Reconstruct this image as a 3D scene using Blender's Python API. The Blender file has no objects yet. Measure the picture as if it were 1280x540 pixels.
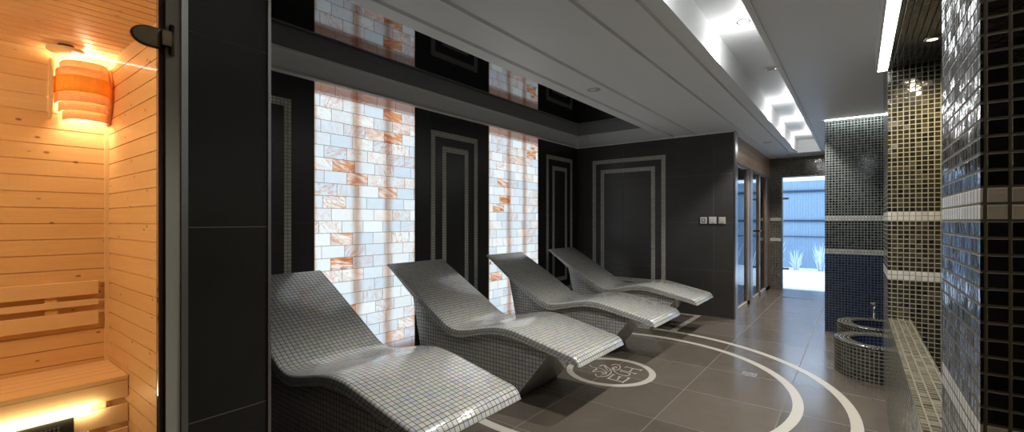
import bpy, bmesh, math, random
from mathutils import Vector
random.seed(7)
SC = bpy.context.scene
COL = SC.collection
# ------------------------------------------------------------------ nodes
class NB:
    def __init__(s, name):
        s.m = bpy.data.materials.new(name); s.m.use_nodes = True
        s.t = s.m.node_tree; s.t.nodes.clear()
        s.out = s.t.nodes.new('ShaderNodeOutputMaterial')
    def n(s, typ, **kw):
        nd = s.t.nodes.new(typ)
        for k, v in kw.items(): setattr(nd, k, v)
        return nd
    def put(s, sock, v):
        if isinstance(v, bpy.types.NodeSocket): s.t.links.new(v, sock)
        elif v is not None:
            if isinstance(v, (tuple, list)) and len(v) == 3 and sock.type == 'RGBA': v = (*v, 1)
            sock.default_value = v
    def math(s, op, a, b=None, c=None, clamp=False):
        nd = s.n('ShaderNodeMath', operation=op, use_clamp=clamp)
        s.put(nd.inputs[0], a); s.put(nd.inputs[1], b)
        if c is not None: s.put(nd.inputs[2], c)
        return nd.outputs[0]
    def vm(s, op, a, b=None):
        nd = s.n('ShaderNodeVectorMath', operation=op)
        s.put(nd.inputs[0], a)
        if b is not None: s.put(nd.inputs[1], b)
        return nd.outputs[0]
    def sep(s, v):
        nd = s.n('ShaderNodeSeparateXYZ'); s.put(nd.inputs[0], v); return nd.outputs
    def comb(s, x, y, z=0.0):
        nd = s.n('ShaderNodeCombineXYZ'); s.put(nd.inputs[0], x); s.put(nd.inputs[1], y); s.put(nd.inputs[2], z); return nd.outputs[0]
    def uv(s): return s.n('ShaderNodeUVMap').outputs[0]
    def mix(s, f, a, b, blend='MIX'):
        nd = s.n('ShaderNodeMix', data_type='RGBA', blend_type=blend)
        s.put(nd.inputs[0], f); s.put(nd.inputs[6], a); s.put(nd.inputs[7], b); return nd.outputs[2]
    def ramp(s, f, stops, interp='LINEAR'):
        nd = s.n('ShaderNodeValToRGB'); cr = nd.color_ramp; cr.interpolation = interp
        while len(cr.elements) < len(stops): cr.elements.new(0.5)
        for e, (p, c) in zip(cr.elements, stops):
            e.position = p; e.color = (*c, 1) if len(c) == 3 else c
        s.put(nd.inputs[0], f); return nd.outputs[0]
    def noise(s, v, scale, detail=3, rough=.55, dist=0.0):
        nd = s.n('ShaderNodeTexNoise'); s.put(nd.inputs['Vector'], v)
        nd.inputs['Scale'].default_value = scale; nd.inputs['Detail'].default_value = detail
        nd.inputs['Roughness'].default_value = rough; nd.inputs['Distortion'].default_value = dist
        return nd.outputs[0]
    def white(s, v):
        nd = s.n('ShaderNodeTexWhiteNoise', noise_dimensions='3D'); s.put(nd.inputs[0], v); return nd.outputs
    def smooth(s, v, a, b, lo=0., hi=1.):
        nd = s.n('ShaderNodeMapRange', interpolation_type='SMOOTHSTEP')
        s.put(nd.inputs[0], v); nd.inputs[1].default_value = a; nd.inputs[2].default_value = b
        nd.inputs[3].default_value = lo; nd.inputs[4].default_value = hi; return nd.outputs[0]
    def bump(s, h, dist, strength=1.0):
        nd = s.n('ShaderNodeBump'); s.put(nd.inputs['Height'], h)
        nd.inputs['Distance'].default_value = dist; nd.inputs['Strength'].default_value = strength; return nd.outputs[0]
    def principled(s, **kw):
        nd = s.n('ShaderNodeBsdfPrincipled')
        for k, v in kw.items(): s.put(nd.inputs[k.replace('_', ' ')], v)
        s.t.links.new(nd.outputs[0], s.out.inputs[0]); return nd
    def grid(s, uv, px, py, g, ox=0., oy=0.):
        """returns tile mask, cell id vector, fx, fy"""
        o = s.sep(uv)
        x = s.math('DIVIDE', s.math('SUBTRACT', o[0], ox), px); y = s.math('DIVIDE', s.math('SUBTRACT', o[1], oy), py)
        ix, iy = s.math('FLOOR', x), s.math('FLOOR', y)
        fx, fy = s.math('SUBTRACT', x, ix), s.math('SUBTRACT', y, iy)
        ex = s.math('SUBTRACT', .5, s.math('ABSOLUTE', s.math('SUBTRACT', fx, .5)))
        ey = s.math('SUBTRACT', .5, s.math('ABSOLUTE', s.math('SUBTRACT', fy, .5)))
        mx = s.smooth(ex, g/px*.5, g/px*1.1); my = s.smooth(ey, g/py*.5, g/py*1.1)
        return s.math('MULTIPLY', mx, my), s.comb(ix, iy), fx, fy, ix, iy

def simple(name, col, rough=.5, metal=0., **kw):
    b = NB(name); b.principled(Base_Color=col, Roughness=rough, Metallic=metal, **kw); return b.m
def emit(name, col, st):
    b = NB(name); e = b.n('ShaderNodeEmission'); b.put(e.inputs[0], col); e.inputs[1].default_value = st
    b.t.links.new(e.outputs[0], b.out.inputs[0]); return b.m

P = .0275
def mosaic(name, cols, grout, rough=.12, bands=False, blue_below=False, tilt=.25, grout_w=.0028, spec=.6, var=1., metal=0., pitch=P, coat=0., row2=-12.5):
    b = NB(name); uv = b.uv()
    mask, cid, fx, fy, ix, iy = b.grid(uv, pitch, pitch, grout_w, 0, 1.2 if bands else 0)
    w = b.white(cid); o = b.sep(w[1])
    col = b.ramp(w[0], [(i/max(1, len(cols)-1), c) for i, c in enumerate(cols)])
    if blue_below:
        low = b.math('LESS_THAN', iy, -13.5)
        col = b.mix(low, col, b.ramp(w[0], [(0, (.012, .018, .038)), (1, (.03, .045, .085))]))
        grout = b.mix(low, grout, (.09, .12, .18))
    rg = rough
    if bands:
        b1 = b.math('COMPARE', iy, .5, .6); b2 = b.math('COMPARE', iy, row2, .6)
        bb = b.math('MAXIMUM', b1, b2)
        col = b.mix(bb, col, b.ramp(w[0], [(0, (.42, .41, .38)), (1, (.55, .54, .5))]))
        rg = b.math('ADD', b.math('MULTIPLY', bb, .2), rough)
    c = b.mix(mask, grout, col)
    r = b.math('ADD', b.math('MULTIPLY', b.math('SUBTRACT', 1., mask), .6), rg, clamp=True)
    # small random tilt of every tile plus pillowed edge
    tx = b.math('MULTIPLY', b.math('SUBTRACT', fx, .5), b.math('SUBTRACT', o[0], .5))
    ty = b.math('MULTIPLY', b.math('SUBTRACT', fy, .5), b.math('SUBTRACT', o[1], .5))
    nz = b.noise(uv, 60, 2)
    h = b.math('ADD', b.math('MULTIPLY', b.math('ADD', tx, ty), tilt), b.math('ADD', mask, b.math('MULTIPLY', nz, tilt*.3)))
    nrm = b.bump(h, .0012)
    b.principled(Base_Color=c, Roughness=r, Normal=nrm, Metallic=b.math('MULTIPLY', mask, metal) if metal else 0., Specular_IOR_Level=spec, Coat_Weight=coat, Coat_Roughness=.12)
    return b.m

M = {}
M['lounger'] = mosaic('pearl_mosaic', [(.40,.42,.40),(.52,.52,.43),(.43,.48,.44),(.56,.52,.43),(.42,.43,.49),(.54,.49,.47),(.47,.51,.43)], (.042,.042,.04), rough=.20, tilt=1.1, spec=1., grout_w=.0024, coat=.6)
M['mosaic'] = mosaic('black_mosaic', [(.006,.006,.006),(.014,.013,.01),(.035,.032,.022),(.01,.01,.01)], (.20,.19,.14), bands=True, tilt=.8)
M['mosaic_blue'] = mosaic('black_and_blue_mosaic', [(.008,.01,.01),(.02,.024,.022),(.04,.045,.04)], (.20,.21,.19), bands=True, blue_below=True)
M['mosaic_near'] = mosaic('black_mosaic_glossy', [(.004,.004,.004),(.01,.01,.01)], (.07,.06,.032), bands=True, tilt=2.2, spec=.8, row2=-13.5)
M['mosaic_far'] = mosaic('gold_lit_black_mosaic', [(.012,.011,.008),(.05,.045,.03),(.02,.018,.012),(.09,.08,.05)], (.24,.23,.17), bands=True, tilt=.6)  # gold lamplight on the far wall put into the tile colours
M['mosaic_niche'] = mosaic('brown_black_mosaic', [(.006,.006,.006),(.03,.025,.012),(.012,.011,.008),(.06,.05,.03)], (.21,.195,.14), bands=True, tilt=1.6, spec=1.)
M['mosaic_gold'] = mosaic('brown_glitter_mosaic', [(.05,.045,.025),(.16,.14,.09),(.09,.08,.05),(.24,.21,.14)], (.11,.10,.065), bands=False, tilt=1.2, spec=1., metal=.3)
M['mosaic_ceiling'] = mosaic('black_ceiling_mosaic', [(.003,.003,.003),(.008,.008,.008)], (.018,.018,.016))
M['mosaic_white'] = mosaic('white_band_mosaic', [(.50,.50,.45),(.64,.62,.56)], (.22,.22,.19), rough=.35, tilt=.1)
M['mosaic_basin_in'] = mosaic('blue_black_mosaic', [(.008,.012,.03),(.015,.025,.06)], (.05,.07,.12))

def big_tile(name, col, grout, ox, oy, rough, gw=.003, scale=.6, nstr=.3, spec=.5):
    b = NB(name); uv = b.uv()
    mask, cid, fx, fy, ix, iy = b.grid(uv, scale, scale, gw, ox, oy)
    w = b.white(cid)
    n1 = b.noise(uv, 3.5, 6, .65, .6); n2 = b.noise(uv, 40, 3)
    f = b.math('ADD', b.math('MULTIPLY', w[0], .35), b.math('MULTIPLY', n1, .65))
    c = b.mix(f, tuple(x*(1-nstr) for x in col), tuple(x*(1+nstr) for x in col))
    c = b.mix(mask, grout, c)
    r = b.math('ADD', b.math('MULTIPLY', n1, .18), rough-.09)
    r = b.math('ADD', r, b.math('MULTIPLY', b.math('SUBTRACT', 1., mask), .4), clamp=True)
    h = b.math('ADD', mask, b.math('MULTIPLY', n2, .06))
    b.principled(Base_Color=c, Roughness=r, Normal=b.bump(h, .0008, .6), Specular_IOR_Level=spec)
    return b.m
M['floor'] = big_tile('taupe_floor_tile', (.108,.090,.071), (.15,.13,.105), -.98, .30, .21, gw=.0035, nstr=.38)
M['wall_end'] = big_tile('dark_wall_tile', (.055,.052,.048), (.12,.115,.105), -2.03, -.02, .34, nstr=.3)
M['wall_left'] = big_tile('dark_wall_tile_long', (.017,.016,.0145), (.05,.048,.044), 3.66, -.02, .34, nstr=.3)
M['pier'] = big_tile('dark_pier_tile', (.017,.0155,.012), (.09,.085,.075), .40, -.02, .45, spec=.25, nstr=.3, gw=.002)
M['ceiling'] = simple('white_ceiling_paint', (.83,.85,.86), .5)
M['ceiling_dark'] = simple('grey_recess_paint', (.10,.105,.115), .5)
M['mirror'] = simple('black_stretch_ceiling', (.004,.004,.005), .035, IOR=2.1)
M['metal'] = simple('brushed_steel', (.55,.54,.52), .28, 1.)
M['steel_dull'] = simple('dull_steel', (.40,.39,.37), .4, 1.)
M['bronze'] = simple('bronze_metal', (.13,.10,.055), .35, 1.)
M['chrome'] = simple('chrome', (.8,.8,.8), .08, 1.)
M['jamb'] = simple('grey_beige_frame_paint', (.34,.32,.25), .5)
M['black'] = simple('black_plastic', (.01,.01,.01), .5)
M['white_plastic'] = simple('white_plastic', (.62,.61,.58), .35)
M['cream_plastic'] = simple('cream_plastic', (.50,.50,.38), .4)
M['grey_plastic'] = simple('grey_plastic', (.12,.12,.12), .4)
M['inlay'] = simple('cream_floor_inlay', (.43,.40,.34), .35)
M['led'] = emit('cool_led', (.95,.98,1.), 9.)
M['led_small'] = emit('cool_led_strip', (.9,.97,1.), 5.)
M['lamp_lens'] = emit('lamp_lens', (1.,.97,.92), 12.)
M['led_warm'] = emit('warm_led', (1.,.78,.45), 5.)
M['dead_lens'] = simple('unlit_lens', (.55,.55,.53), .2)

def glass(name, tint=(.96,.98,1.), ior=1.5):
    b = NB(name)
    fr = b.n('ShaderNodeFresnel'); fr.inputs[0].default_value = ior
    g = b.n('ShaderNodeBsdfGlossy'); g.inputs[1].default_value = .01 if 'Roughness' in g.inputs else .01
    g.inputs['Roughness'].default_value = .01
    t = b.n('ShaderNodeBsdfTransparent'); b.put(t.inputs[0], tint)
    mx = b.n('ShaderNodeMixShader'); b.t.links.new(fr.outputs[0], mx.inputs[0])
    b.t.links.new(t.outputs[0], mx.inputs[1]); b.t.links.new(g.outputs[0], mx.inputs[2])
    b.t.links.new(mx.outputs[0], b.out.inputs[0]); return b.m
M['glass'] = glass('clear_glass'); M['glass_tint'] = glass('tinted_glass', (.45,.47,.48), 1.9)

def wood(name, c1, c2, knots=True, rough=.42):
    b = NB(name); uv = b.uv(); o = b.sep(uv)     # u = along the grain
    v2 = b.comb(b.math('MULTIPLY', o[0], 1.2), b.math('MULTIPLY', o[1], 16.))
    row = b.math('FLOOR', b.math('DIVIDE', o[1], .079))
    v2 = b.vm('ADD', v2, b.comb(b.math('MULTIPLY', row, 3.7), 0., b.math('MULTIPLY', row, 1.3)))
    n = b.noise(v2, 2.2, 5, .6, 1.2)
    w = b.white(b.comb(row, 0.))
    f = b.math('ADD', b.math('MULTIPLY', n, .8), b.math('MULTIPLY', b.math('SUBTRACT', w[0], .5), .35), clamp=True)
    c = b.mix(f, c1, c2)
    if knots:
        vo = b.n('ShaderNodeTexVoronoi', feature='F1')
        b.put(vo.inputs['Vector'], b.comb(b.math('MULTIPLY', o[0], .8), b.math('MULTIPLY', o[1], 1.4)))
        vo.inputs['Scale'].default_value = 11.
        k = b.smooth(vo.outputs['Distance'], .06, .13, 1., 0.)
        sel = b.math('GREATER_THAN', b.white(vo.outputs['Position'])[0], .25)
        k = b.math('MULTIPLY', k, sel)
        c = b.mix(b.math('MULTIPLY', k, .75), c, (.16,.055,.015))
    b.principled(Base_Color=c, Roughness=rough, Normal=b.bump(n, .0006, .5)); return b.m
M['pine'] = wood('pine_boards', (.70,.43,.19), (.86,.62,.36))
M['pine_pale'] = wood('pale_smooth_boards', (.80,.54,.28), (.86,.64,.38), knots=False)
M['pine_orange'] = simple('orange_stained_slat', (.80,.33,.05), .45, Transmission_Weight=0.)
M['oak'] = wood('brown_oak_boards', (.30,.20,.115), (.48,.34,.21), knots=False)
def slat_wood(name, c1, c2):
    b = NB(name); n = b.noise(b.vm('MULTIPLY', b.uv(), (6., 60., 1.)), 1., 4)
    c = b.mix(n, c1, c2)
    d = b.n('ShaderNodeBsdfDiffuse'); b.put(d.inputs[0], c); t = b.n('ShaderNodeBsdfTranslucent'); b.put(t.inputs[0], c)
    mx = b.n('ShaderNodeMixShader'); mx.inputs[0].default_value = .22
    b.t.links.new(d.outputs[0], mx.inputs[1]); b.t.links.new(t.outputs[0], mx.inputs[2]); b.t.links.new(mx.outputs[0], b.out.inputs[0]); return b.m
M['oak_dark'] = wood('dark_oak_post', (.13,.09,.06), (.22,.16,.11), knots=False)
M['shade_wood'] = slat_wood('lamp_slat_wood', (.72,.46,.28), (.84,.60,.40))
M['pine_orange'] = slat_wood('orange_lamp_slat', (.80,.44,.07), (.88,.52,.12))

def salt(name, y0):
    b = NB(name); uv = b.uv(); o = b.sep(uv)
    H, W = .1, .2
    row = b.math('FLOOR', b.math('DIVIDE', o[1], H))
    rr = b.white(b.comb(row, 3.3))[0]
    off = b.math('ADD', b.math('MULTIPLY', b.math('MODULO', row, 2.), .5), b.math('MULTIPLY', rr, .35))
    bu = b.math('ADD', b.math('DIVIDE', b.math('SUBTRACT', o[0], y0), W), off)
    bi = b.math('FLOOR', bu); fx = b.math('SUBTRACT', bu, bi)
    fy = b.math('SUBTRACT', b.math('DIVIDE', o[1], H), row)
    ex = b.math('MULTIPLY', b.math('SUBTRACT', .5, b.math('ABSOLUTE', b.math('SUBTRACT', fx, .5))), W)
    ey = b.math('MULTIPLY', b.math('SUBTRACT', .5, b.math('ABSOLUTE', b.math('SUBTRACT', fy, .5))), H)
    joint = b.smooth(b.math('MINIMUM', ex, ey), .001, .004)
    rn = b.white(b.comb(bi, row, y0)); rc = b.sep(rn[1])
    p = b.vm('ADD', b.comb(o[0], o[1]), b.vm('MULTIPLY', rn[1], (30., 30., 30.)))
    ang = b.math('MULTIPLY', rc[0], 6.283); ps = b.sep(p); ca, sa = b.math('COSINE', ang), b.math('SINE', ang)
    pa = b.math('ADD', b.math('MULTIPLY', ps[0], ca), b.math('MULTIPLY', ps[1], sa)); pb = b.math('SUBTRACT', b.math('MULTIPLY', ps[1], ca), b.math('MULTIPLY', ps[0], sa))
    p = b.comb(b.math('MULTIPLY', pa, .45), b.math('MULTIPLY', pb, 1.9))
    n1 = b.noise(p, 8., 6, .62, 1.6)
    n2 = b.noise(b.vm('ADD', p, (5., 5., 0.)), 13., 5, .6, 1.5)
    vein = b.smooth(b.math('ABSOLUTE', b.math('SUBTRACT', n2, .5)), 0., .05, 1., 0.)
    base = b.mix(rc[0], (.56,.71,.84), (.80,.90,.93))
    base = b.mix(b.math('MULTIPLY', b.smooth(n1, .48, .72), b.smooth(rc[2], .2, .9, .05, .6)), base, (.86,.80,.68))
    base = b.mix(b.math('MULTIPLY', vein, b.smooth(rc[1], .3, .95, .12, .85)), base, (.62,.27,.12))
    orange = b.smooth(rn[0], .93, .98)
    base = b.mix(b.math('MULTIPLY', orange, b.smooth(n1, .38, .58, .10, .95)), base, b.mix(b.smooth(n2, .35, .65), (.80,.36,.10), (.34,.08,.02)))
    # uneven backlight painted into the stone colour as two darker brown uprights
    wob = b.math('MULTIPLY', b.math('SUBTRACT', b.noise(uv, 5., 3), .5), .05)
    u = b.math('ADD', b.math('SUBTRACT', o[0], y0), wob)
    s = b.math('MAXIMUM', b.smooth(b.math('ABSOLUTE', b.math('SUBTRACT', u, .37)), .0, .075, 1., 0.),
               b.smooth(b.math('ABSOLUTE', b.math('SUBTRACT', u, .69)), .0, .075, 1., 0.))
    s = b.math('MAXIMUM', s, b.smooth(b.math('ABSOLUTE', b.math('SUBTRACT', u, .5)), .475, .51))
    base = b.mix(b.math('MULTIPLY', s, .8), base, b.mix(1., base, (.55,.30,.17), 'MULTIPLY'))
    edge = b.math('MAXIMUM', b.smooth(o[1], 2.17, 2.23), b.smooth(o[1], .02, .14, 1., 0.))
    base = b.mix(b.math('MULTIPLY', edge, .9), base, b.mix(1., base, (.30,.14,.09), 'MULTIPLY'))
    c = b.mix(joint, b.mix(1., base, (.42,.36,.30), 'MULTIPLY'), base)
    b.principled(Base_Color=b.mix(.5, c, (.3,.3,.3)), Roughness=.45, Emission_Color=c, Emission_Strength=1.08, Normal=b.bump(b.math('ADD', joint, b.math('MULTIPLY', n1, .5)), .003))
    return b.m

# ------------------------------------------------------------------ mesh helpers
class MB:
    def __init__(s): s.v = []; s.f = []; s.uv = []; s.sm = []
    def quad(s, pts, uvs=None, smooth=False):
        i = len(s.v); s.v += [tuple(p) for p in pts]; s.f.append(tuple(range(i, i+len(pts)))); s.uv.append(uvs); s.sm.append(smooth)
    def box(s, x0, x1, y0, y1, z0, z1):
        a = [(x0,y0,z0),(x1,y0,z0),(x1,y1,z0),(x0,y1,z0),(x0,y0,z1),(x1,y0,z1),(x1,y1,z1),(x0,y1,z1)]
        i = len(s.v); s.v += a
        for f in ((0,3,2,1),(4,5,6,7),(0,1,5,4),(1,2,6,5),(2,3,7,6),(3,0,4,7)):
            s.f.append(tuple(i+k for k in f)); s.uv.append(None); s.sm.append(False)
        return s
    def prism(s, poly, axis, a0, a1):
        """poly: 2-D points; axis: extrusion axis ('y': poly in x,z; 'x': poly in y,z; 'z': poly in x,y)"""
        def P3(p, a): return {'y': (p[0], a, p[1]), 'x': (a, p[0], p[1]), 'z': (p[0], p[1], a)}[axis]
        n = len(poly); i = len(s.v)
        s.v += [P3(p, a0) for p in poly] + [P3(p, a1) for p in poly]
        fs = [tuple(i+k for k in range(n))[::-1], tuple(i+n+k for k in range(n))] + [(i+k, i+(k+1) % n, i+n+(k+1) % n, i+n+k) for k in range(n)]
        for f in fs: s.f.append(f); s.uv.append(None); s.sm.append(False)
        return s
    def lathe(s, prof, cx, cy, n=32, a0=0., a1=2*math.pi, smooth=True):
        cl = abs(a1-a0-2*math.pi) < 1e-6; m = n if cl else n+1; i = len(s.v)
        for k in range(m):
            a = a0+(a1-a0)*k/n
            for r, z in prof: s.v.append((cx+r*math.cos(a), cy+r*math.sin(a), z))
        L = len(prof); arc = [0.]
        for k in range(1, L): arc.append(arc[-1]+math.dist(prof[k-1], prof[k]))
        R = max(r for r, z in prof)
        for k in range(n):
            for j in range(L-1):
                k2 = (k+1) % m if cl else k+1
                s.f.append((i+k*L+j, i+k2*L+j, i+k2*L+j+1, i+k*L+j+1))
                u0, u1 = (a1-a0)*k/n*R, (a1-a0)*(k+1)/n*R
                s.uv.append([(u0, arc[j]), (u1, arc[j]), (u1, arc[j+1]), (u0, arc[j+1])]); s.sm.append(smooth)
        return s
    def tube(s, pts, r, n=8):
        pts = [Vector(p) for p in pts]; i = len(s.v); L = len(pts)
        for k, p in enumerate(pts):
            t = (pts[min(k+1, L-1)]-pts[max(k-1, 0)]).normalized()
            u = t.cross(Vector((0,0,1)));  u = (u if u.length > .05 else t.cross(Vector((1,0,0)))).normalized(); w = t.cross(u)
            rr = r[k] if isinstance(r, (list, tuple)) else r
            for a in range(n):
                q = p+(u*math.cos(2*math.pi*a/n)+w*math.sin(2*math.pi*a/n))*rr; s.v.append(tuple(q))
        for k in range(L-1):
            for a in range(n):
                s.f.append((i+k*n+a, i+k*n+(a+1) % n, i+(k+1)*n+(a+1) % n, i+(k+1)*n+a)); s.uv.append(None); s.sm.append(True)
        s.f.append(tuple(i+a for a in range(n))[::-1]); s.uv.append(None); s.sm.append(False)
        s.f.append(tuple(i+(L-1)*n+a for a in range(n))); s.uv.append(None); s.sm.append(False)
        return s
    def ribbon(s, pts, w, z0, z1, closed=False):
        """flat strip lying on the floor, w wide"""
        pts = [Vector((p[0], p[1])) for p in pts]; L = len(pts); A = []; B = []
        for k in range(L):
            a = pts[(k-1) % L] if closed or k else pts[0]; c = pts[(k+1) % L] if closed or k < L-1 else pts[-1]
            t = (c-a).normalized(); nn = Vector((-t.y, t.x))*w/2
            A.append(pts[k]+nn); B.append(pts[k]-nn)
        for k in range(L if closed else L-1):
            j = (k+1) % L
            s.quad([(A[k].x,A[k].y,z1),(B[k].x,B[k].y,z1),(B[j].x,B[j].y,z1),(A[j].x,A[j].y,z1)])
            for E_ in (A, B):
                s.quad([(E_[k].x,E_[k].y,z0),(E_[j].x,E_[j].y,z0),(E_[j].x,E_[j].y,z1),(E_[k].x,E_[k].y,z1)])
        return s
    def build(s, name, mat, parent=None, grain=None, bevel=0., recalc=True, autosmooth=None):
        org = Vector(parent.location) if parent is not None else Vector((0,0,0))
        if parent is not None and parent.parent is not None: org = Vector(parent['_org'])
        me = bpy.data.meshes.new(name)
        me.from_pydata([tuple(Vector(p)-org) for p in s.v], [], s.f)
        uvl = me.uv_layers.new(name='UVMap')
        me.update()
        for pi, p in enumerate(me.polygons):
            nrm = p.normal; ax = max(range(3), key=lambda k: abs(nrm[k]))
            p.use_smooth = s.sm[pi]
            for li, vi in zip(p.loop_indices, range(len(s.f[pi]))):
                if s.uv[pi]: uvl.data[li].uv = s.uv[pi][vi]
                else:
                    q = s.v[s.f[pi][vi]]
                    uv = ((q[1], q[2]), (q[0], q[2]), (q[0], q[1]))[ax]
                    if grain == 'y' and ax == 2: uv = (q[1], q[0])
                    if grain == 'z': uv = ((q[2], q[1]), (q[2], q[0]), (q[0], q[1]))[ax]
                    uvl.data[li].uv = uv
        if recalc:
            bm = bmesh.new(); bm.from_mesh(me)
            bmesh.ops.recalc_face_normals(bm, faces=bm.faces); bm.to_mesh(me); bm.free()
        me.materials.append(M[mat] if isinstance(mat, str) else mat)
        o = bpy.data.objects.new(name, me); COL.objects.link(o)
        if parent is not None: o.parent = parent; o['_org'] = tuple(org)
        if bevel:
            md = o.modifiers.new('bevel', 'BEVEL'); md.width = bevel; md.segments = 2; md.limit_method = 'ANGLE'
        return o

def thing(name, label, cat, loc, group=None):
    o = bpy.data.objects.new(name, None); o.empty_display_size = .1; COL.objects.link(o); o.location = loc
    o['label'] = label; o['category'] = cat
    if group: o['group'] = group
    return o
def tag(o, label, cat, group=None):
    o['label'] = label; o['category'] = cat
    if group: o['group'] = group
    return o
def struct(o, label=None):
    o['kind'] = 'structure'
    if label: o['label'] = label
    return o
def S(name, mat, *boxes, grain=None, label=None):
    m = MB()
    for b in boxes: m.box(*b)
    return struct(m.build(name, mat, grain=grain), label)
def light(name, typ, loc, power, col, **kw):
    l = bpy.data.lights.new(name, typ); l.energy = power; l.color = col
    for k, v in kw.items(): setattr(l, k, v)
    o = bpy.data.objects.new(name, l); o.location = loc; COL.objects.link(o); return o

# ------------------------------------------------------------------ camera
F, HY, YAW, CH = 564.6, 276., math.radians(37.42), 1.2
cam = bpy.data.cameras.new('camera'); camo = bpy.data.objects.new('camera', cam); COL.objects.link(camo)
camo.location = (0, 0, CH); camo.rotation_euler = (math.pi/2, 0, YAW)
cam.sensor_width = 36; cam.lens = F/1280*36; cam.shift_y = (HY-270)/1280; cam.clip_start = .02
SC.camera = camo
sn, cs = math.sin(YAW), math.cos(YAW)
def floor_pt(px, py, z=0.):       # photograph pixel -> floor point (used for the traced emblem only)
    u = (px-640)/F; v = (HY-py)/F; t = (z-CH)/v
    return ((-sn+cs*u)*t, (cs+sn*u)*t)

XL, YE, XE, ZC = -3.36, 6.02, -1.193, 2.30
# ------------------------------------------------------------------ shell
S('floor', 'floor', (-4.2, 1.6, -1.6, 9.25, -.12, 0.))
S('wall_left', 'wall_left', (XL-.2, XL, .73, 1.859, 0, 2.75), (XL-.2, XL, 2.858, 3.954, 0, 2.75), (XL-.2, XL, 4.949, YE, 0, 2.75), (XL-.2, XL, 1.859, 2.858, 2.29, 2.75), (XL-.2, XL, 3.954, 4.949, 2.29, 2.75))
S('wall_end', 'wall_end', (XL-.2, XE, YE, YE+.14, 0, 2.75))
S('trim_1', 'metal', (XE-.004, XE+.014, YE-.004, YE+.13, 0, ZC), label='steel corner strip on the end of the dark tiled wall')
# front room, behind the camera
S('wall_back', 'wall_end', (-3.7, 1.2, -1.4, -1.2, 0, 2.75))
S('wall_near', 'mosaic_near', (.95, 1.15, -1.2, 1.05, 0, 2.75))
# tiled pier between the sauna front and the lounge
S('wall_pier', 'pier', (-1.72, -1.62, .49, .728, 0, 2.75), (XL-.2, -1.72, .63, .728, 0, 2.75))
S('trim_2', 'steel_dull', (-1.64, -1.614, .726, .736, 0, ZC), label='thin steel corner strip on the pier edge beside the loungers')
S('trim_3', 'steel_dull', (-1.64, -1.612, .474, .491, 0, ZC), label='thin steel strip between sauna jamb and dark pier tiles')

# ------------------------------------------------------------------ ceilings
def slab_strips():
    m = MB(); e = [-2.03, -1.925, -1.89, -1.655, -1.62, -1.150, -1.112, -.888, -.852, -.77]
    for k in range(0, len(e)-1):
        z = ZC if k % 2 == 0 else ZC+.013
        m.box(e[k], e[k+1], -1.2, 9.2 if e[k] > -1.7 else YE, z, ZC+.05)
        if k % 2:      # rounded lip on the wall side of each groove
            m.prism([(e[k]-.004, ZC), (e[k]+.004, ZC-.007), (e[k]+.010, ZC-.007), (e[k]+.016, ZC+.022), (e[k], ZC+.022)], 'y', -1.2, 9.2 if e[k] > -1.7 else YE)
    return m
S('ceiling_roof', 'ceiling_dark', (-4., 1.6, -1.6, 9.4, 2.62, 2.75))
struct(slab_strips().build('ceiling', 'ceiling'))
S('ceiling_cornice', 'ceiling', (XL, XL+.012, .73, YE, ZC, 2.475), (XL+.012, -2.03, YE-.012, YE, ZC, 2.475))
S('ceiling_edge', 'ceiling', (-2.03, -2.0, .73, YE, ZC+.05, 2.475))
m = MB()
m.box(XL+.012, XL+.022, .73, YE, 2.455, 2.475); m.box(XL+.012, -2.03, YE-.022, YE-.012, 2.455, 2.475)
struct(m.build('trim_4', 'ceiling'), 'thin moulding running under the black ceiling')
S('ceiling_mirror', 'mirror', (XL-.02, -2.0, .73, YE+.02, 2.475, 2.5), label='glossy black stretch ceiling reflecting the lit salt bricks')
# plaster moulding along the wall tops
m = MB()
m.prism([(XL, ZC), (XL, ZC-.014), (XL+.012, ZC-.014), (XL+.03, ZC-.006), (XL+.03, ZC+.006), (XL+.012, ZC+.014), (XL, ZC+.014)], 'y', .73, YE)
m.prism([(YE, ZC+.01), (YE, ZC-.014), (YE-.012, ZC-.014), (YE-.03, ZC-.006), (YE-.03, ZC+.006), (YE-.012, ZC+.01)], 'x', XL, XE)
struct(m.build('trim_5', 'ceiling'), 'slim white moulding where walls meet the ceiling')
# light trough
S('ceiling_trough', 'ceiling', (-.82, -.77, -1.2, 8.6, ZC+.05, 2.5), (-.46, -.41, -1.2, 8.6, ZC+.05, 2.5), (-.82, -.41, -1.2, 8.6, 2.5, 2.54), (-.77, -.46, 8.6, 9.2, ZC, 2.54))
S('ceiling_right', 'ceiling', (-.46, .10, -1.2, 6.0, ZC, ZC+.05), (.10, 1.2, 3.6, 6.0, ZC, ZC+.05), (-.46, -.285, 6.0, 9.2, ZC, ZC+.05), (.10, 1.2, -1.2, 1.05, ZC, ZC+.05))
S('trim_6', 'ceiling', (-.455, -.425, -1.2, 8.6, ZC-.008, ZC), label='slim ceiling moulding along the light trough')
# bulkhead over the shower niche
S('ceiling_niche', 'mosaic_ceiling', (.147, 1.2, 1.05, 3.6, 2.125, 2.16))
S('ceiling_bulkhead', 'ceiling', (.088, .098, .4, 3.6, 2.12, ZC), (.098, .145, 1.05, 3.6, 2.15, ZC))

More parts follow.
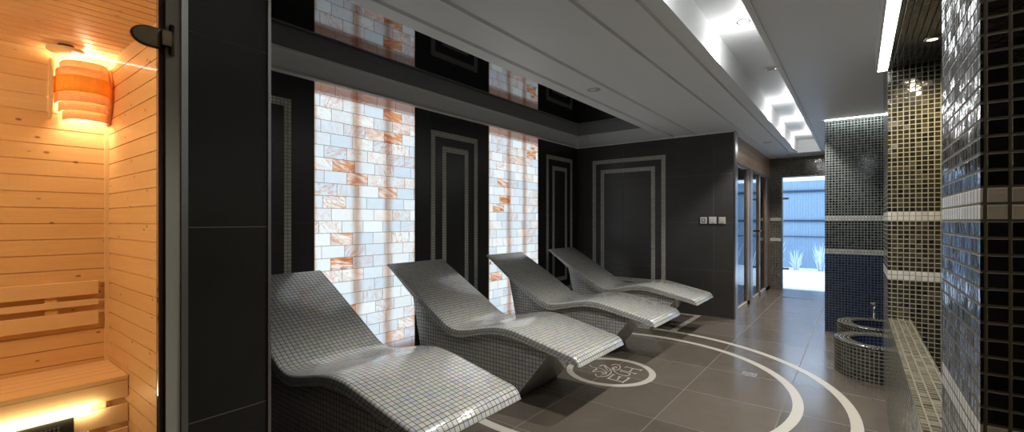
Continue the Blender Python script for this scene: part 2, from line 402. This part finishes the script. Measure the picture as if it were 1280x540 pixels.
# ------------------------------------------------------------------ right-hand side
S('wall_column', 'mosaic_near', (.159, 1.2, 1.05, 1.47, 0, ZC+.02))
S('wall_ledge', 'mosaic_gold', (.147, .257, 1.47, 3.6, 0, .607))
S('wall_niche_side', 'mosaic', (1.0, 1.2, 1.47, 3.6, 0, 2.3))
S('wall_niche_end', 'mosaic_niche', (.147, 1.2, 3.6, 4.19, 0, ZC))
S('wall_alcove', 'mosaic', (.6, 1.2, 4.19, 6.0, 0, ZC))
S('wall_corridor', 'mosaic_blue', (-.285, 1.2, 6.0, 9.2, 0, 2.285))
S('wall_far', 'mosaic_far', (-1.30, -1.06, 9.2, 9.4, 0, 2.62), (-1.06, -.25, 9.2, 9.4, 1.965, 2.62), (-.25, 1.2, 9.2, 9.4, 0, 2.62))

# ------------------------------------------------------------------ salt brick panels
for i, (y0, y1, lab) in enumerate([(1.859, 2.858, 'backlit wall panel of orange-veined salt bricks behind the two nearest loungers'),
                                   (3.954, 4.949, 'narrower-looking backlit salt brick wall panel, farther one, behind third lounger')]):
    M['salt%d' % i] = salt('backlit_salt_bricks_%d' % i, y0)
    mm = MB(); mm.box(XL-.1, XL+.006, y0+.001, y1-.001, 0.001, 2.289)
    tag(mm.build('salt_brick_panel', 'salt%d' % i), lab, 'wall panel', 'salt brick panels')

# ------------------------------------------------------------------ mosaic frames on walls
tn = [7]
def frame_left(y0, y1, z0, z1, w=.055):
    m = MB(); t = .003
    for b in ((y0, y0+w, z0, z1), (y1-w, y1, z0, z1), (y0+w, y1-w, z1-w, z1), (y0+w, y1-w, z0, z0+w)):
        m.box(XL-.01, XL+t, *b)
    struct(m.build('trim_%d' % tn[0], 'mosaic_white'), 'pale mosaic frame set in the dark left wall'); tn[0] += 1
def frame_end(x0, x1, z0, z1, w=.055):
    m = MB(); t = .003
    for b in ((x0, x0+w, z0, z1), (x1-w, x1, z0, z1), (x0+w, x1-w, z1-w, z1), (x0+w, x1-w, z0, z0+w)):
        m.box(b[0], b[1], YE-t, YE+.01, b[2], b[3])
    struct(m.build('trim_%d' % tn[0], 'mosaic_white'), 'pale mosaic frame set in the dark end wall'); tn[0] += 1
for a, b_ in ((.985, 1.677), (3.068, 3.758), (5.158, 5.855)):
    frame_left(a, b_, .20, 2.105); frame_left(a+.155, b_-.15, .35, 1.962)
frame_end(-3.106, -2.031, .20, 2.08); frame_end(-2.976, -2.172, .35, 1.938)

# ------------------------------------------------------------------ floor inlays
def circ(cx, cy, r, n=128): return [(cx+r*math.cos(2*math.pi*k/n), cy+r*math.sin(2*math.pi*k/n)) for k in range(n)]
struct(MB().ribbon(circ(-1.60, 3.33, 1.30), .062, 0, .0012, True).build('trim_20', 'inlay', recalc=True), 'inner cream ring inlaid in the floor')
struct(MB().ribbon(circ(-1.70, 3.25, 1.70), .062, 0, .0012, True).build('trim_21', 'inlay'), 'outer cream ring inlaid in the floor')
struct(MB().ribbon([(-1.60, 4.97), (-1.60, 5.93)], .062, 0, .0012).ribbon([(-1.57, 5.96), (-3.2, 5.96)], .062, 0, .0012).build('trim_22', 'inlay'), 'cream line inlaid in the floor by the end wall')
em = thing('floor_emblem', 'round cream emblem with letters E and H and scrolls inlaid in dark floor', 'emblem', (-1.57, 3.345, 0))
MB().ribbon(circ(-1.57, 3.345, .323), .050, 0, .0012, True).build('ring', 'inlay', em)
def e(pts): return [floor_pt(730+x/13.5, 445+y/13.5) for x, y in pts]
def cr(pts, n=6):
    out = []; L = len(pts)
    for k in range(L-1):
        p0, p1, p2, p3 = pts[max(k-1, 0)], pts[k], pts[k+1], pts[min(k+2, L-1)]
        for j in range(n):
            t = j/n; out.append(tuple(.5*((2*b)+(-a+c)*t+(2*a-5*b+4*c-d)*t*t+(-a+3*b-3*c+d)*t**3) for a, b, c, d in zip(p0, p1, p2, p3)))
    return out+[pts[-1]]
def letters(name, strokes, serifs):
    m = MB()
    for s_ in strokes: m.ribbon(e(s_), .010, 0, .0012)
    for s_ in serifs: m.ribbon(e(s_), .007, 0, .0013)
    return m.build(name, 'inlay', em)
letters('letter_h', [[(708,186),(962,240)],[(618,240),(872,298)],[(826,212),(766,268)]], [[(682,198),(735,176)],[(942,252),(982,232)],[(600,250),(642,230)],[(846,306),(892,288)]])
letters('letter_e', [[(398,382),(662,442)],[(405,382),(492,316)],[(558,402),(608,350)],[(660,442),(768,372)]], [[(480,308),(525,326)],[(570,342),(642,358)],[(732,360),(778,380)],[(384,388),(420,374)],[(655,458),(668,430)]])
m = MB()
for s_ in ([(468,160),(520,140),(580,150),(612,185),(590,222),(545,240),(508,222),(505,195),(530,180),(552,195),(534,208)],
           [(478,192),(488,228),(540,280),(620,316),(700,332),(760,322),(776,305),(740,286),(680,272),(606,262)]):
    m.ribbon(cr(e(s_)), .009, 0, .0012)
m.build('scroll', 'inlay', em)
m = MB()
for s_ in ([(200,308),(196,328),(228,346),(290,352),(370,342),(430,312),(460,270),(442,222),(392,190),(345,155),(300,158),(255,182)],
           [(308,286),(322,304),(352,306),(380,288),(370,262),(320,230),(250,205),(200,200),(130,182),(92,150)],
           [(140,266),(190,232),(212,200)], [(140,266),(220,262),(300,268),(380,290)], [(345,160),(360,190),(400,240),(440,250)], [(180,240),(215,232),(205,214)]):
    m.ribbon(cr(e(s_)), .008, 0, .0012)
m.build('scroll', 'inlay', em)

# ------------------------------------------------------------------ loungers
def resample(pts, n):
    c = cr([tuple(p) for p in pts], 10); d = [0.]
    for k in range(1, len(c)): d.append(d[-1]+math.dist(c[k-1], c[k]))
    out = []; j = 0
    for i in range(n+1):
        t = d[-1]*i/n
        while j < len(d)-2 and d[j+1] < t: j += 1
        f = (t-d[j])/max(1e-9, d[j+1]-d[j]); out.append((c[j][0]+(c[j+1][0]-c[j][0])*f, c[j][1]+(c[j+1][1]-c[j][1])*f))
    return out
TOP = [(-3.125,.838),(-2.941,.737),(-2.725,.612),(-2.55,.508),(-2.45,.449),(-2.38,.420),(-2.30,.415),(-2.20,.431),(-2.062,.463),(-1.966,.481),(-1.88,.486),(-1.79,.478),(-1.66,.453),(-1.52,.423),(-1.42,.402),(-1.36,.390),(-1.322,.370),(-1.302,.330)]
BOT = [(-3.115,.822),(-2.98,.728),(-2.86,.640),(-2.65,.500),(-2.52,.420),(-2.43,.370),(-2.34,.352),(-2.25,.363),(-2.162,.385),(-2.05,.412),(-1.95,.426),(-1.86,.426),(-1.76,.414),(-1.633,.392),(-1.489,.366),(-1.38,.343),(-1.312,.326)]
HW = .32
def make_lounger():
    r = thing('heated_lounger', '', 'lounger', (-2.2, 0, 0), 'mosaic heated loungers')
    NS = 64; T = resample(TOP, NS); B = resample(BOT, NS)
    m = MB(); arc = [0.]
    for k in range(NS): arc.append(arc[-1]+math.dist(T[k], T[k+1]))
    rr = .012; sec = [(-HW, 1.), (-HW+.003, .45), (-HW+rr, 0.)]
    ys = [(-HW, rr), (-HW+.0035, .0035), (-HW+rr, 0.)]; ys = ys+[(-y, d) for y, d in ys[::-1]]
    def tp(k, j):
        y, d = ys[j]; a = T[max(k-1, 0)]; b = T[min(k+1, NS)]; tx, tz = b[0]-a[0], b[1]-a[1]; l = math.hypot(tx, tz)
        return (T[k][0]+tz/l*d, y, T[k][1]-tx/l*d)
    i0 = len(m.v)
    for k in range(NS+1):
        for j in range(6): m.v.append(tp(k, j))
    for k in range(NS):
        for j in range(5):
            m.f.append((i0+k*6+j, i0+(k+1)*6+j, i0+(k+1)*6+j+1, i0+k*6+j+1))
            u0, u1 = ys[j][0], ys[j+1][0]; m.uv.append([(u0, arc[k]), (u0, arc[k+1]), (u1, arc[k+1]), (u1, arc[k])]); m.sm.append(True)
    for k in range(NS):       # sides and underside
        for sgn, j in ((-1, 0), (1, 5)):
            a, b = tp(k, j), tp(k+1, j); y = sgn*HW
            m.quad([a, b, (B[k+1][0], y, B[k+1][1]), (B[k][0], y, B[k][1])], [(arc[k], P*2), (arc[k+1], P*2), (arc[k+1], 0), (arc[k], 0)])
        m.quad([(B[k][0], -HW, B[k][1]), (B[k+1][0], -HW, B[k+1][1]), (B[k+1][0], HW, B[k+1][1]), (B[k][0], HW, B[k][1])], [(-HW, arc[k]), (-HW, arc[k+1]), (HW, arc[k+1]), (HW, arc[k])])
    for k in (0, NS):
        m.quad([tp(k, 0), tp(k, 1), tp(k, 2), tp(k, 3), tp(k, 4), tp(k, 5), (B[k][0], HW, B[k][1]), (B[k][0], -HW, B[k][1])])
    m.v = [(x, y, z) for x, y, z in m.v]
    ob = m.build('reclining_surface', 'lounger', r)
    for v in ob.data.vertices: pass
    # pedestal
    low = [p for p in B if -2.86 < p[0] < -1.535]
    zof = lambda x: next(B[k][1]+(B[k+1][1]-B[k][1])*(x-B[k][0])/(B[k+1][0]-B[k][0]) for k in range(NS) if B[k][0] <= x <= B[k+1][0])
    poly = [(-2.862, zof(-2.862))]+low+[(-1.53, zof(-1.53)), (-1.83, 0.0), (-2.715, 0.0)]
    m = MB(); m.prism([(x, z+.004 if z > .1 else z) for x, z in poly], 'y', -HW+.045, HW-.045)
    m.build('pedestal', 'lounger', r)
    return r
LY = [1.463, 2.685, 3.955, 5.16]
LL = ['nearest of the four pearl mosaic loungers, its head end cut off by the dark pier',
      'second mosaic lounger from the front, its foot end over the round floor emblem',
      'third mosaic lounger from the front, head against the farther salt brick panel',
      'farthest mosaic lounger, beside the dark tiled end wall']
def fix(o):
    pass
l0 = make_lounger()
l0['label'] = LL[0]
kids = list(l0.children)
l0.location = (-2.2, LY[0], 0)
for i in range(1, 4):
    c = l0.copy(); COL.objects.link(c); c.location = (-2.2, LY[i], 0); c['label'] = LL[i]
    for k in kids:
        d = k.copy(); COL.objects.link(d); d.parent = c

# ------------------------------------------------------------------ switches on the end wall
def plate(x, w, z, h, lab, kind):
    t = thing('wall_switch' if kind else 'power_socket', lab, 'switch' if kind else 'socket', (x, YE, z))
    MB().box(x-w/2, x+w/2, YE-.010, YE, z-h/2, z+h/2).build('cover_plate', 'white_plastic' if kind < 2 else 'cream_plastic', t, bevel=.002)
    if kind == 0:
        MB().box(x-w*.3, x+w*.3, YE-.0115, YE-.0095, z-h*.3, z+h*.3).build('socket_well', 'grey_plastic', t)
        m = MB(); m.v = []; m.prism([(x+.014*math.cos(a*math.pi/8), z+.014*math.sin(a*math.pi/8)) for a in range(16)], 'y', YE-.014, YE-.0112); m.build('socket_core', 'white_plastic', t)
    elif kind == 1:
        MB().box(x-w*.34, x+w*.34, YE-.014, YE-.009, z-.002, z+h*.33).build('rocker', 'white_plastic', t, bevel=.001)
        MB().box(x-w*.34, x+w*.34, YE-.013, YE-.009, z-h*.33, z-.004).build('rocker', 'white_plastic', t, bevel=.001)
    else:
        MB().box(x-w*.34, x+w*.34, YE-.014, YE-.009, z-h*.34, z+h*.34).build('rocker', 'cream_plastic', t, bevel=.002)
plate(-1.549, .078, 1.205, .080, 'left of three small wall plates, white power socket with grey centre', 0)
plate(-1.441, .086, 1.207, .086, 'middle of three small wall plates, white double switch on dark tiles', 1)
plate(-1.332, .080, 1.205, .084, 'right of three small wall plates, cream switch nearest the steel corner', 2)

# ------------------------------------------------------------------ ceiling fittings
def ring_fit(name, lab, cat, x, y, z, r, lensmat, group=None):
    t = thing(name, lab, cat, (x, y, z), group)
    MB().lathe([(r*.68, z-.001), (r*.72, z-.007), (r*.95, z-.006), (r, z)], x, y, 28).build('ring', 'metal', t)
    MB().lathe([(.0005, z-.003), (r*.69, z-.003), (r*.70, z-.0005)], x, y, 24).build('lens', lensmat, t)
    return t
ring_fit('ceiling_speaker', 'round flush ceiling fitting in the grooved ceiling above the third lounger', 'ceiling fitting', -1.757, 3.425, ZC, .055, 'ceiling', None)
ring_fit('ceiling_speaker', 'round flush ceiling fitting near the wood-panelled wall at the far end', 'ceiling fitting', -1.0, 7.2, ZC, .055, 'ceiling', None)
SP = [(.95, .3), (2.1, 1), (3.25, 1), (4.40, 0), (5.60, 1), (6.74, 1), (7.93, 1)]
SLAB = {3.25: 'nearest lit spotlight in the ceiling light trough', 4.40: 'only unlit spotlight in the ceiling light trough', 5.60: 'lit trough spotlight just beyond the unlit one',
        6.74: 'second-farthest lit spotlight in the ceiling trough', 7.93: 'farthest lit spotlight, at the end of the ceiling trough'}
for y, on in SP:
    if y in SLAB:
        ring_fit('recessed_spotlight', SLAB[y], 'spotlight', -.59, y, 2.5, .045, 'lamp_lens' if on else 'dead_lens', 'spotlights in the ceiling trough')
    if on:
        light('trough_spot', 'SPOT', (-.59, y, 2.475), 125*on, (1., .98, .96), spot_size=math.radians(112), spot_blend=.5, shadow_soft_size=.03)
        light('trough_glow', 'POINT', (-.59, y, 2.37), 2.3*on, (1., .98, .96), shadow_soft_size=.02)
ring_fit('recessed_spotlight', 'small lit spotlight in the black mosaic ceiling over the shower niche', 'spotlight', .301, 3.12, 2.125, .032, 'lamp_lens')
light('niche_spot', 'SPOT', (.301, 3.20, 2.10), 45, (1., .86, .62), spot_size=math.radians(165), spot_blend=.7, shadow_soft_size=.02)
# LED profile along the bulkhead
tag(MB().box(.098, .145, .5, 3.6, 2.121, 2.149).build('light_strip', 'led'), 'bright white light strip along the edge of the black mosaic ceiling', 'light strip')
tag(MB().box(-.285, .6, 5.985, 6.03, 2.2855, 2.2965).build('light_strip', 'led_small'), 'thin white light strip along the top of the far mosaic wall', 'light strip')
light('shelf_glow', 'AREA', (.15, 5.955, 2.28), 2.5, (.9, .97, 1.), shape='RECTANGLE', size=.85, size_y=.02)
S('trim_23', 'pine_pale', (-.285, .6, 5.94, 6.0, 2.297, 2.2995), label='thin wooden line above the far mosaic wall')

# ------------------------------------------------------------------ basins, tap, drains
for cy, lab in ((4.57, 'nearer round foot basin clad in black mosaic'), (5.30, 'farther round foot basin clad in black mosaic, beneath the tap')):
    t = thing('foot_basin', lab, 'foot basin', (.155, cy, 0), 'round mosaic foot basins')
    MB().lathe([(.31, 0), (.31, .135), (.31, .255)], .155, cy, 48).build('wall', 'mosaic', t)
    m = MB().lathe([(.312, .25), (.312, .2565), (.195, .2565), (.195, .25)], .155, cy, 48); m.build('rim', 'mosaic', t)
    MB().lathe([(.196, .255), (.19, .09), (.12, .06), (.001, .055)], .155, cy, 40).build('bowl', 'mosaic_basin_in', t)
t = thing('basin_tap', 'small chrome tap standing by the farther foot basin', 'tap', (.13, 5.70, 0))
MB().tube([(.13, 5.70, 0), (.13, 5.70, .37)], .014, 10).build('stem', 'chrome', t)
MB().tube([(.13, 5.70, .36), (.13, 5.66, .375), (.13, 5.60, .375), (.13, 5.56, .36), (.13, 5.55, .335)], .010, 10).build('spout', 'chrome', t)
MB().tube([(.10, 5.70, .385), (.135, 5.70, .39), (.17, 5.70, .40)], [.012, .009, .005], 8).build('lever', 'chrome', t)
MB().tube([(.13, 5.70, .37), (.13, 5.70, .395)], .02, 12).build('cap', 'chrome', t)

t = thing('floor_drain', 'small square steel floor drain inside the inlaid rings', 'drain', (-.672, 3.93, 0))
MB().box(-.722, -.622, 3.88, 3.98, 0, .0015).build('frame', 'steel_dull', t)
m = MB()
for a in range(4):
    for b_ in range(4):
        if (a+b_) % 2 == 0: m.box(-.712+a*.022, -.696+a*.022, 3.89+b_*.022, 3.906+b_*.022, .0015, .0022)
m.build('grating', 'black', t)
t = thing('floor_drain', 'long narrow floor drain in front of the far glass door', 'drain', (-.75, 8.25, 0))
MB().box(-1.03, -.47, 8.21, 8.29, 0, .0015).build('frame', 'steel_dull', t)
m = MB()
for k in range(18): m.box(-1.02+k*.03, -1.0+k*.03, 8.22, 8.28, .0015, .0025)
m.build('grating', 'black', t)

# ------------------------------------------------------------------ far glass door
d = bpy.data.objects.new('door_1', None); COL.objects.link(d); d.location = (-1.06, 9.2, 0); struct(d, 'frameless glass door at the end of the corridor')
MB().box(-1.045, -.26, 9.225, 9.233, .01, 1.955).build('glass_pane', 'glass', d)
MB().box(-1.065, -1.045, 9.19, 9.25, 0, 1.965).build('door_post', 'steel_dull', d)
MB().box(-1.045, -.25, 9.19, 9.25, 1.955, 1.972).build('head_rail', 'steel_dull', d)
for z in (1.59, .36):
    MB().box(-1.047, -.955, 9.205, 9.238, z-.018, z+.018).build('hinge', 'steel_dull', d, bevel=.004)
# glazed timber front of the second sauna
w = bpy.data.objects.new('window_1', None); COL.objects.link(w); w.location = (-1.24, 7.6, 0); struct(w, 'glazed front of the wood-panelled cabin on the left of the corridor')
MB().box(-1.27, -1.262, 6.2, 7.12, .06, 1.94).build('glass_pane', 'glass_tint', w)
MB().box(-1.27, -1.262, 8.18, 8.74, .06, 1.94).build('glass_pane', 'glass_tint', w)
MB().box(-1.30, -1.24, 7.12, 7.30, .0, 1.95).build('post', 'oak_dark', w, grain='z')
MB().box(-1.30, -1.235, 7.32, 7.50, .0, 1.95).build('post', 'steel_dull', w, grain='z')
MB().box(-1.30, -1.24, 8.74, 9.2, .0, 1.95).build('post', 'oak_dark', w, grain='z')
MB().box(-1.30, -1.24, 8.08, 8.18, .0, 1.95).build('post', 'oak_dark', w, grain='z')
MB().box(-1.30, -1.24, 6.16, 9.2, 0, .055).build('sill', 'jamb', w)
MB().box(-1.29, -1.245, 6.16, 9.2, 1.925, 1.95).build('head_rail', 'steel_dull', w)
dd = bpy.data.objects.new('door_2', None); COL.objects.link(dd); dd.location = (-1.25, 7.52, 0); struct(dd, 'glass door with a brass handle in the glazed cabin front')
MB().box(-1.262, -1.254, 7.52, 8.07, .06, 1.92).build('glass_pane', 'glass_tint', dd)
MB().tube([(-1.255, 8.0, 1.04), (-1.205, 8.0, 1.04), (-1.20, 7.90, 1.04)], .012, 10).build('handle', simple('brass', (.75,.55,.25), .25, 1.), dd)
m = MB()
for k in range(4): m.box(-1.32, -1.24, 6.16, 9.2, 1.955+k*.087, 1.955+k*.087+.084)
struct(m.build('wall_cabin_header', 'oak'), 'brown wooden boards above the glazed cabin front')
S('wall_cabin', 'oak', (-2.9, -2.8, 6.2, 9.4, 0, 2.3), (-2.8, -1.3, 9.2, 9.4, 0, 2.3), (-2.8, -1.32, 6.2, 9.2, 2.25, 2.32))

# ------------------------------------------------------------------ outside: snow, fence, frosted grass
S('ground_snow', simple('snow', (.93,.95,.98), .8), (-6., 5., 9.4, 20., -.15, -.005))
fm = NB('blue_grey_fence'); nz = fm.noise(fm.uv(), 3., 3)
fm.principled(Base_Color=fm.mix(nz, (.21,.31,.41), (.26,.36,.46)), Roughness=.7); M['fence'] = fm.m
t = thing('garden_fence', 'pale blue panel fence outside beyond the far glass door', 'fence', (-.8, 13.6, 0))
m = MB()
for k in range(120): m.box(-4.4+k*.06, -4.4+k*.06+.057, 13.6, 13.63, .0, 2.22)
m.box(-4.4, 2.8, 13.612, 13.628, 0, 2.21)
m.build('boards', 'fence', t)
for z, h in ((.80, .008), (1.20, .025), (1.95, .028)): MB().box(-4.4, 2.8, 13.56, 13.60, z-h, z+h).build('rail', simple('dark_rail', (.03,.06,.09), .6), t)
random.seed(3)
M['frost'] = simple('frosted_grass', (.75,.83,.92), .8)
gl = ['leftmost', 'second from left', 'third from left', 'fourth from left', 'fifth from left', 'rightmost']
for i in range(6):
    gx = -2.0+i*.42+random.uniform(-.06, .06); t = MB()
    for k in range(48):
        a = random.uniform(0, 6.28); r = random.uniform(.02, .16); h = random.uniform(.2, .6)*(1.15 if i % 2 else .85)
        bx, by = gx+r*.4*math.cos(a), 13.0+r*.4*math.sin(a)
        t.tube([(bx, by, 0), (bx+r*.4*math.cos(a), by+r*.4*math.sin(a), h*.6), (bx+r*math.cos(a), by+r*math.sin(a), h)], [.006, .006, .002], 4)
    tag(t.build('grass_clump', 'frost'), gl[i]+' of the frosted grass clumps outside in front of the fence', 'grass', 'frosted grass clumps')

# ------------------------------------------------------------------ sauna
SX, SY, SZ = -3.2, .611, 2.05
S('wall_sauna_core', 'ceiling_dark', (-3.5, SX-.02, -1.2, SY+.02, 0, 2.75), (-3.5, -1.64, -1.2, SY, SZ+.025, 2.62))
PT = .079
m = MB(); k = 0; z = .0
while z < SZ: m.box(SX-.02, SX, -1.2, SY, z+.003, min(z+PT-.002, SZ)); z += PT
m.box(SX-.021, SX-.006, -1.2, SY, 0, SZ)
struct(m.build('wall_sauna_back', 'pine'))
m = MB(); z = .0
m.box(SX, -1.66, SY+.006, SY+.018, 0, SZ)
while z < SZ: m.box(SX, -1.66, SY, SY+.018, z+.003, min(z+PT-.002, SZ)); z += PT
struct(m.build('wall_sauna_right', 'pine'))
m = MB(); x = SX
m.box(SX, -1.62, -1.2, SY, SZ+.008, SZ+.024)
while x < -1.66: m.box(x+.004, x+.061, -1.2, SY, SZ, SZ+.02); x += .068
struct(m.build('ceiling_sauna', 'pine', grain='y'))
S('trim_24', 'pine_pale', (SX, SX+.018, SY-.018, SY, .0, SZ), label='wooden corner batten inside the sauna')
S('trim_25', 'pine_pale', (-1.70, -1.655, SY-.16, SY, 0, SZ), grain='z', label='wooden edge board of the sauna wall beside the glass')
# frame: jamb and dark gap
S('door_3', 'jamb', (-1.66, -1.618, .437, .474, 0, 2.4), label='grey beige door jamb of the sauna front')
S('trim_26', simple('dark_seal', (.03,.008,.006), .6), (-1.655, -1.628, .424, .437, 0, 2.3), label='dark seal between sauna glass and jamb')
g = bpy.data.objects.new('door_4', None); COL.objects.link(g); g.location = (-1.62, 0, 0); struct(g, 'clear glass sauna door')
MB().box(-1.644, -1.636, -1.19, .423, .01, 2.2).build('glass_pane', 'glass', g)
m = MB()
m.prism([(.413+.045*math.cos(a)-.012, 1.733+.030*math.sin(a)) for a in [math.pi/2+math.pi*k/14 for k in range(15)]]+[(.43, 1.703), (.43, 1.763)], 'x', -1.634, -1.618)
m.build('hinge_plate', 'bronze', g, bevel=.004)
m = MB(); m.box(-1.636, -1.60, .424, .446, 1.712, 1.755); m.tube([(-1.608, .449, 1.688), (-1.608, .449, 1.777)], .0065, 12); m.box(-1.618, -1.611, .444, .456, 1.690, 1.775)
m.build('hinge_knuckle', 'bronze', g)

# corner lamp shade with bent slats
t = thing('sauna_lamp', 'bent-slat wooden lamp shade glowing in the sauna corner', 'lamp', (SX, .51, 1.70))
def arc_slat(y0, y1, dep, z0, z1, mat):
    m = MB(); n = 16; yc = (y0+y1)/2; hw = (y1-y0)/2; th = .004
    def pt(k, d):
        a = math.pi*(k/n)-math.pi/2; ex = 2/2.6
        cy, sx = math.sin(a), math.cos(a)
        return (SX+.012+max(0, (dep-d))*abs(sx)**ex, yc+(hw-d)*math.copysign(abs(cy)**ex, cy))
    for k in range(n):
        (x0, ya), (x1, yb) = pt(k, 0), pt(k+1, 0); (x2, yc2), (x3, yd) = pt(k, th), pt(k+1, th)
        m.quad([(x0,ya,z0),(x1,yb,z0),(x1,yb,z1),(x0,ya,z1)], [(ya,z0),(yb,z0),(yb,z1),(ya,z1)], True)
        m.quad([(x2,yc2,z0),(x3,yd,z0),(x3,yd,z1),(x2,yc2,z1)], [(ya,z0),(yb,z0),(yb,z1),(ya,z1)], True)
        m.quad([(x0,ya,z1),(x1,yb,z1),(x3,yd,z1),(x2,yc2,z1)]); m.quad([(x0,ya,z0),(x1,yb,z0),(x3,yd,z0),(x2,yc2,z0)])
    return m.build('bent_slat', mat, t)
arc_slat(.42, .600, .120, 1.952, 1.998, 'shade_wood')
arc_slat(.405, .603, .150, 1.905, 1.958, 'shade_wood')
arc_slat(.392, .606, .178, 1.832, 1.912, 'pine_orange')
arc_slat(.400, .604, .160, 1.788, 1.838, 'shade_wood')
arc_slat(.415, .602, .135, 1.748, 1.794, 'shade_wood')
arc_slat(.430, .600, .108, 1.708, 1.754, 'shade_wood')
for y in (.386, .606):
    m = MB(); m.prism([(SX+.002, 2.0), (SX+.06, 2.0), (SX+.10, 1.93), (SX+.10, 1.80), (SX+.045, 1.705), (SX+.002, 1.705)], 'y', y-.003, y+.003); m.build('side_panel', 'pine_pale', t)
MB().lathe([(.001, 1.815), (.022, 1.82), (.032, 1.845), (.028, 1.875), (.015, 1.90), (.001, 1.90)], SX+.065, .50, 16).build('bulb', emit('warm_bulb', (1.,.72,.38), 12.), t)
light('sauna_bulb', 'POINT', (SX+.065, .50, 1.80), 6.5, (1., .74, .42), shadow_soft_size=.05)
light('sauna_bulb_up', 'POINT', (SX+.065, .50, 1.97), 4., (1., .76, .45), shadow_soft_size=.03)
light('sauna_fill', 'POINT', (-2.2, -.75, 1.75), 40., (1., .74, .42), shadow_soft_size=.12)  # unseen fill light added to brighten the sauna evenly
# round vent
t = thing('ceiling_vent', 'round wooden air vent disc under the sauna ceiling', 'vent', (-3.055, .415, SZ))
MB().lathe([(.001, SZ-.035), (.062, SZ-.035), (.070, SZ-.028), (.070, SZ-.020), (.001, SZ-.018)], -3.05, .425, 32).build('disc', 'pine_pale', t)
MB().lathe([(.03, SZ), (.03, SZ-.02)], -3.05, .425, 20).build('neck', 'black', t)
# backrest
t = thing('slatted_panel', 'horizontal three-board wooden leaning panel on the sauna back wall', 'wall panel', (SX, -.1, .66))
for z0, z1 in ((.818, .888), (.762, .793), (.660, .732)): MB().box(SX+.018, SX+.034, -1.0, .565, z0, z1).build('board', 'pine_pale', t, bevel=.002)
for y in (.39, -.3): MB().box(SX, SX+.018, y-.022, y+.022, .66, .885).build('batten', 'pine', t, grain='z')
# bench
t = thing('sauna_bench', 'slatted wooden sauna bench lit from below', 'bench', (-3.0, -.2, 0))
for x0, x1 in ((-3.195, -3.135), (-3.125, -3.065), (-3.055, -2.995), (-2.985, -2.925), (-2.915, -2.80)):
    MB().box(x0, x1, -1.18, SY-.004, .436, .456).build('slat', 'pine_pale', t, grain='y', bevel=.002)
for z0, z1 in ((.352, .434), (.235, .318), (.12, .205), (.02, .10)):
    MB().box(-2.82, -2.802, -1.18, SY-.004, z0, z1).build('front_board', 'pine_pale', t, bevel=.002)
for y in (.50, -.25, -1.0): MB().box(-2.87, -2.825, y-.03, y+.03, 0, .434).build('leg', 'pine', t, grain='z')
tag(MB().box(-2.8225, -2.803, -1.1, .47, .3215, .3485).build('light_strip', 'led_warm'), 'warm light strip glowing under the sauna bench edge', 'light strip')
tag(MB().box(-2.86, -2.84, -.2, .46, .212, .228).build('light_strip', 'led_warm'), 'lower warm light strip behind the sauna bench boards', 'light strip')
t = thing('bench_grille', 'black ventilation grille set in the sauna bench front', 'grille', (-2.80, .31, 0))
MB().box(-2.8015, -2.79, .0, .415, .05, .318).build('frame', 'black', t)
m = MB()
for a in range(8):
    for b_ in range(6): m.box(-2.789, -2.786, .27+a*.013, .278+a*.013, .22+b_*.013, .228+b_*.013)
m.build('mesh', 'steel_dull', t)
light('sauna_under', 'AREA', (-2.775, -.2, .335), 4.0, (1., .78, .45), shape='RECTANGLE', size=1.4, size_y=.02)
bpy.data.objects['sauna_under'].rotation_euler = (0, -math.pi/2, 0)
bpy.data.objects['sauna_under'].rotation_euler = (math.pi/2, 0, math.pi/2)

# ------------------------------------------------------------------ world, view
W = bpy.data.worlds.new('world'); SC.world = W; W.use_nodes = True
bg = W.node_tree.nodes['Background']; bg.inputs[0].default_value = (.60, .77, 1., 1.); bg.inputs[1].default_value = 3.4
for o in list(COL.objects):
    if '_org' in o: del o['_org']
v = SC.view_settings; v.view_transform = 'Standard'; v.look = 'None'; v.gamma = 1.; v.exposure = 0.; v.use_curve_mapping = False
SC.cycles.use_denoising = True; SC.cycles.max_bounces = 10; SC.cycles.diffuse_bounces = 6
SC.cycles.sample_clamp_indirect = 4.
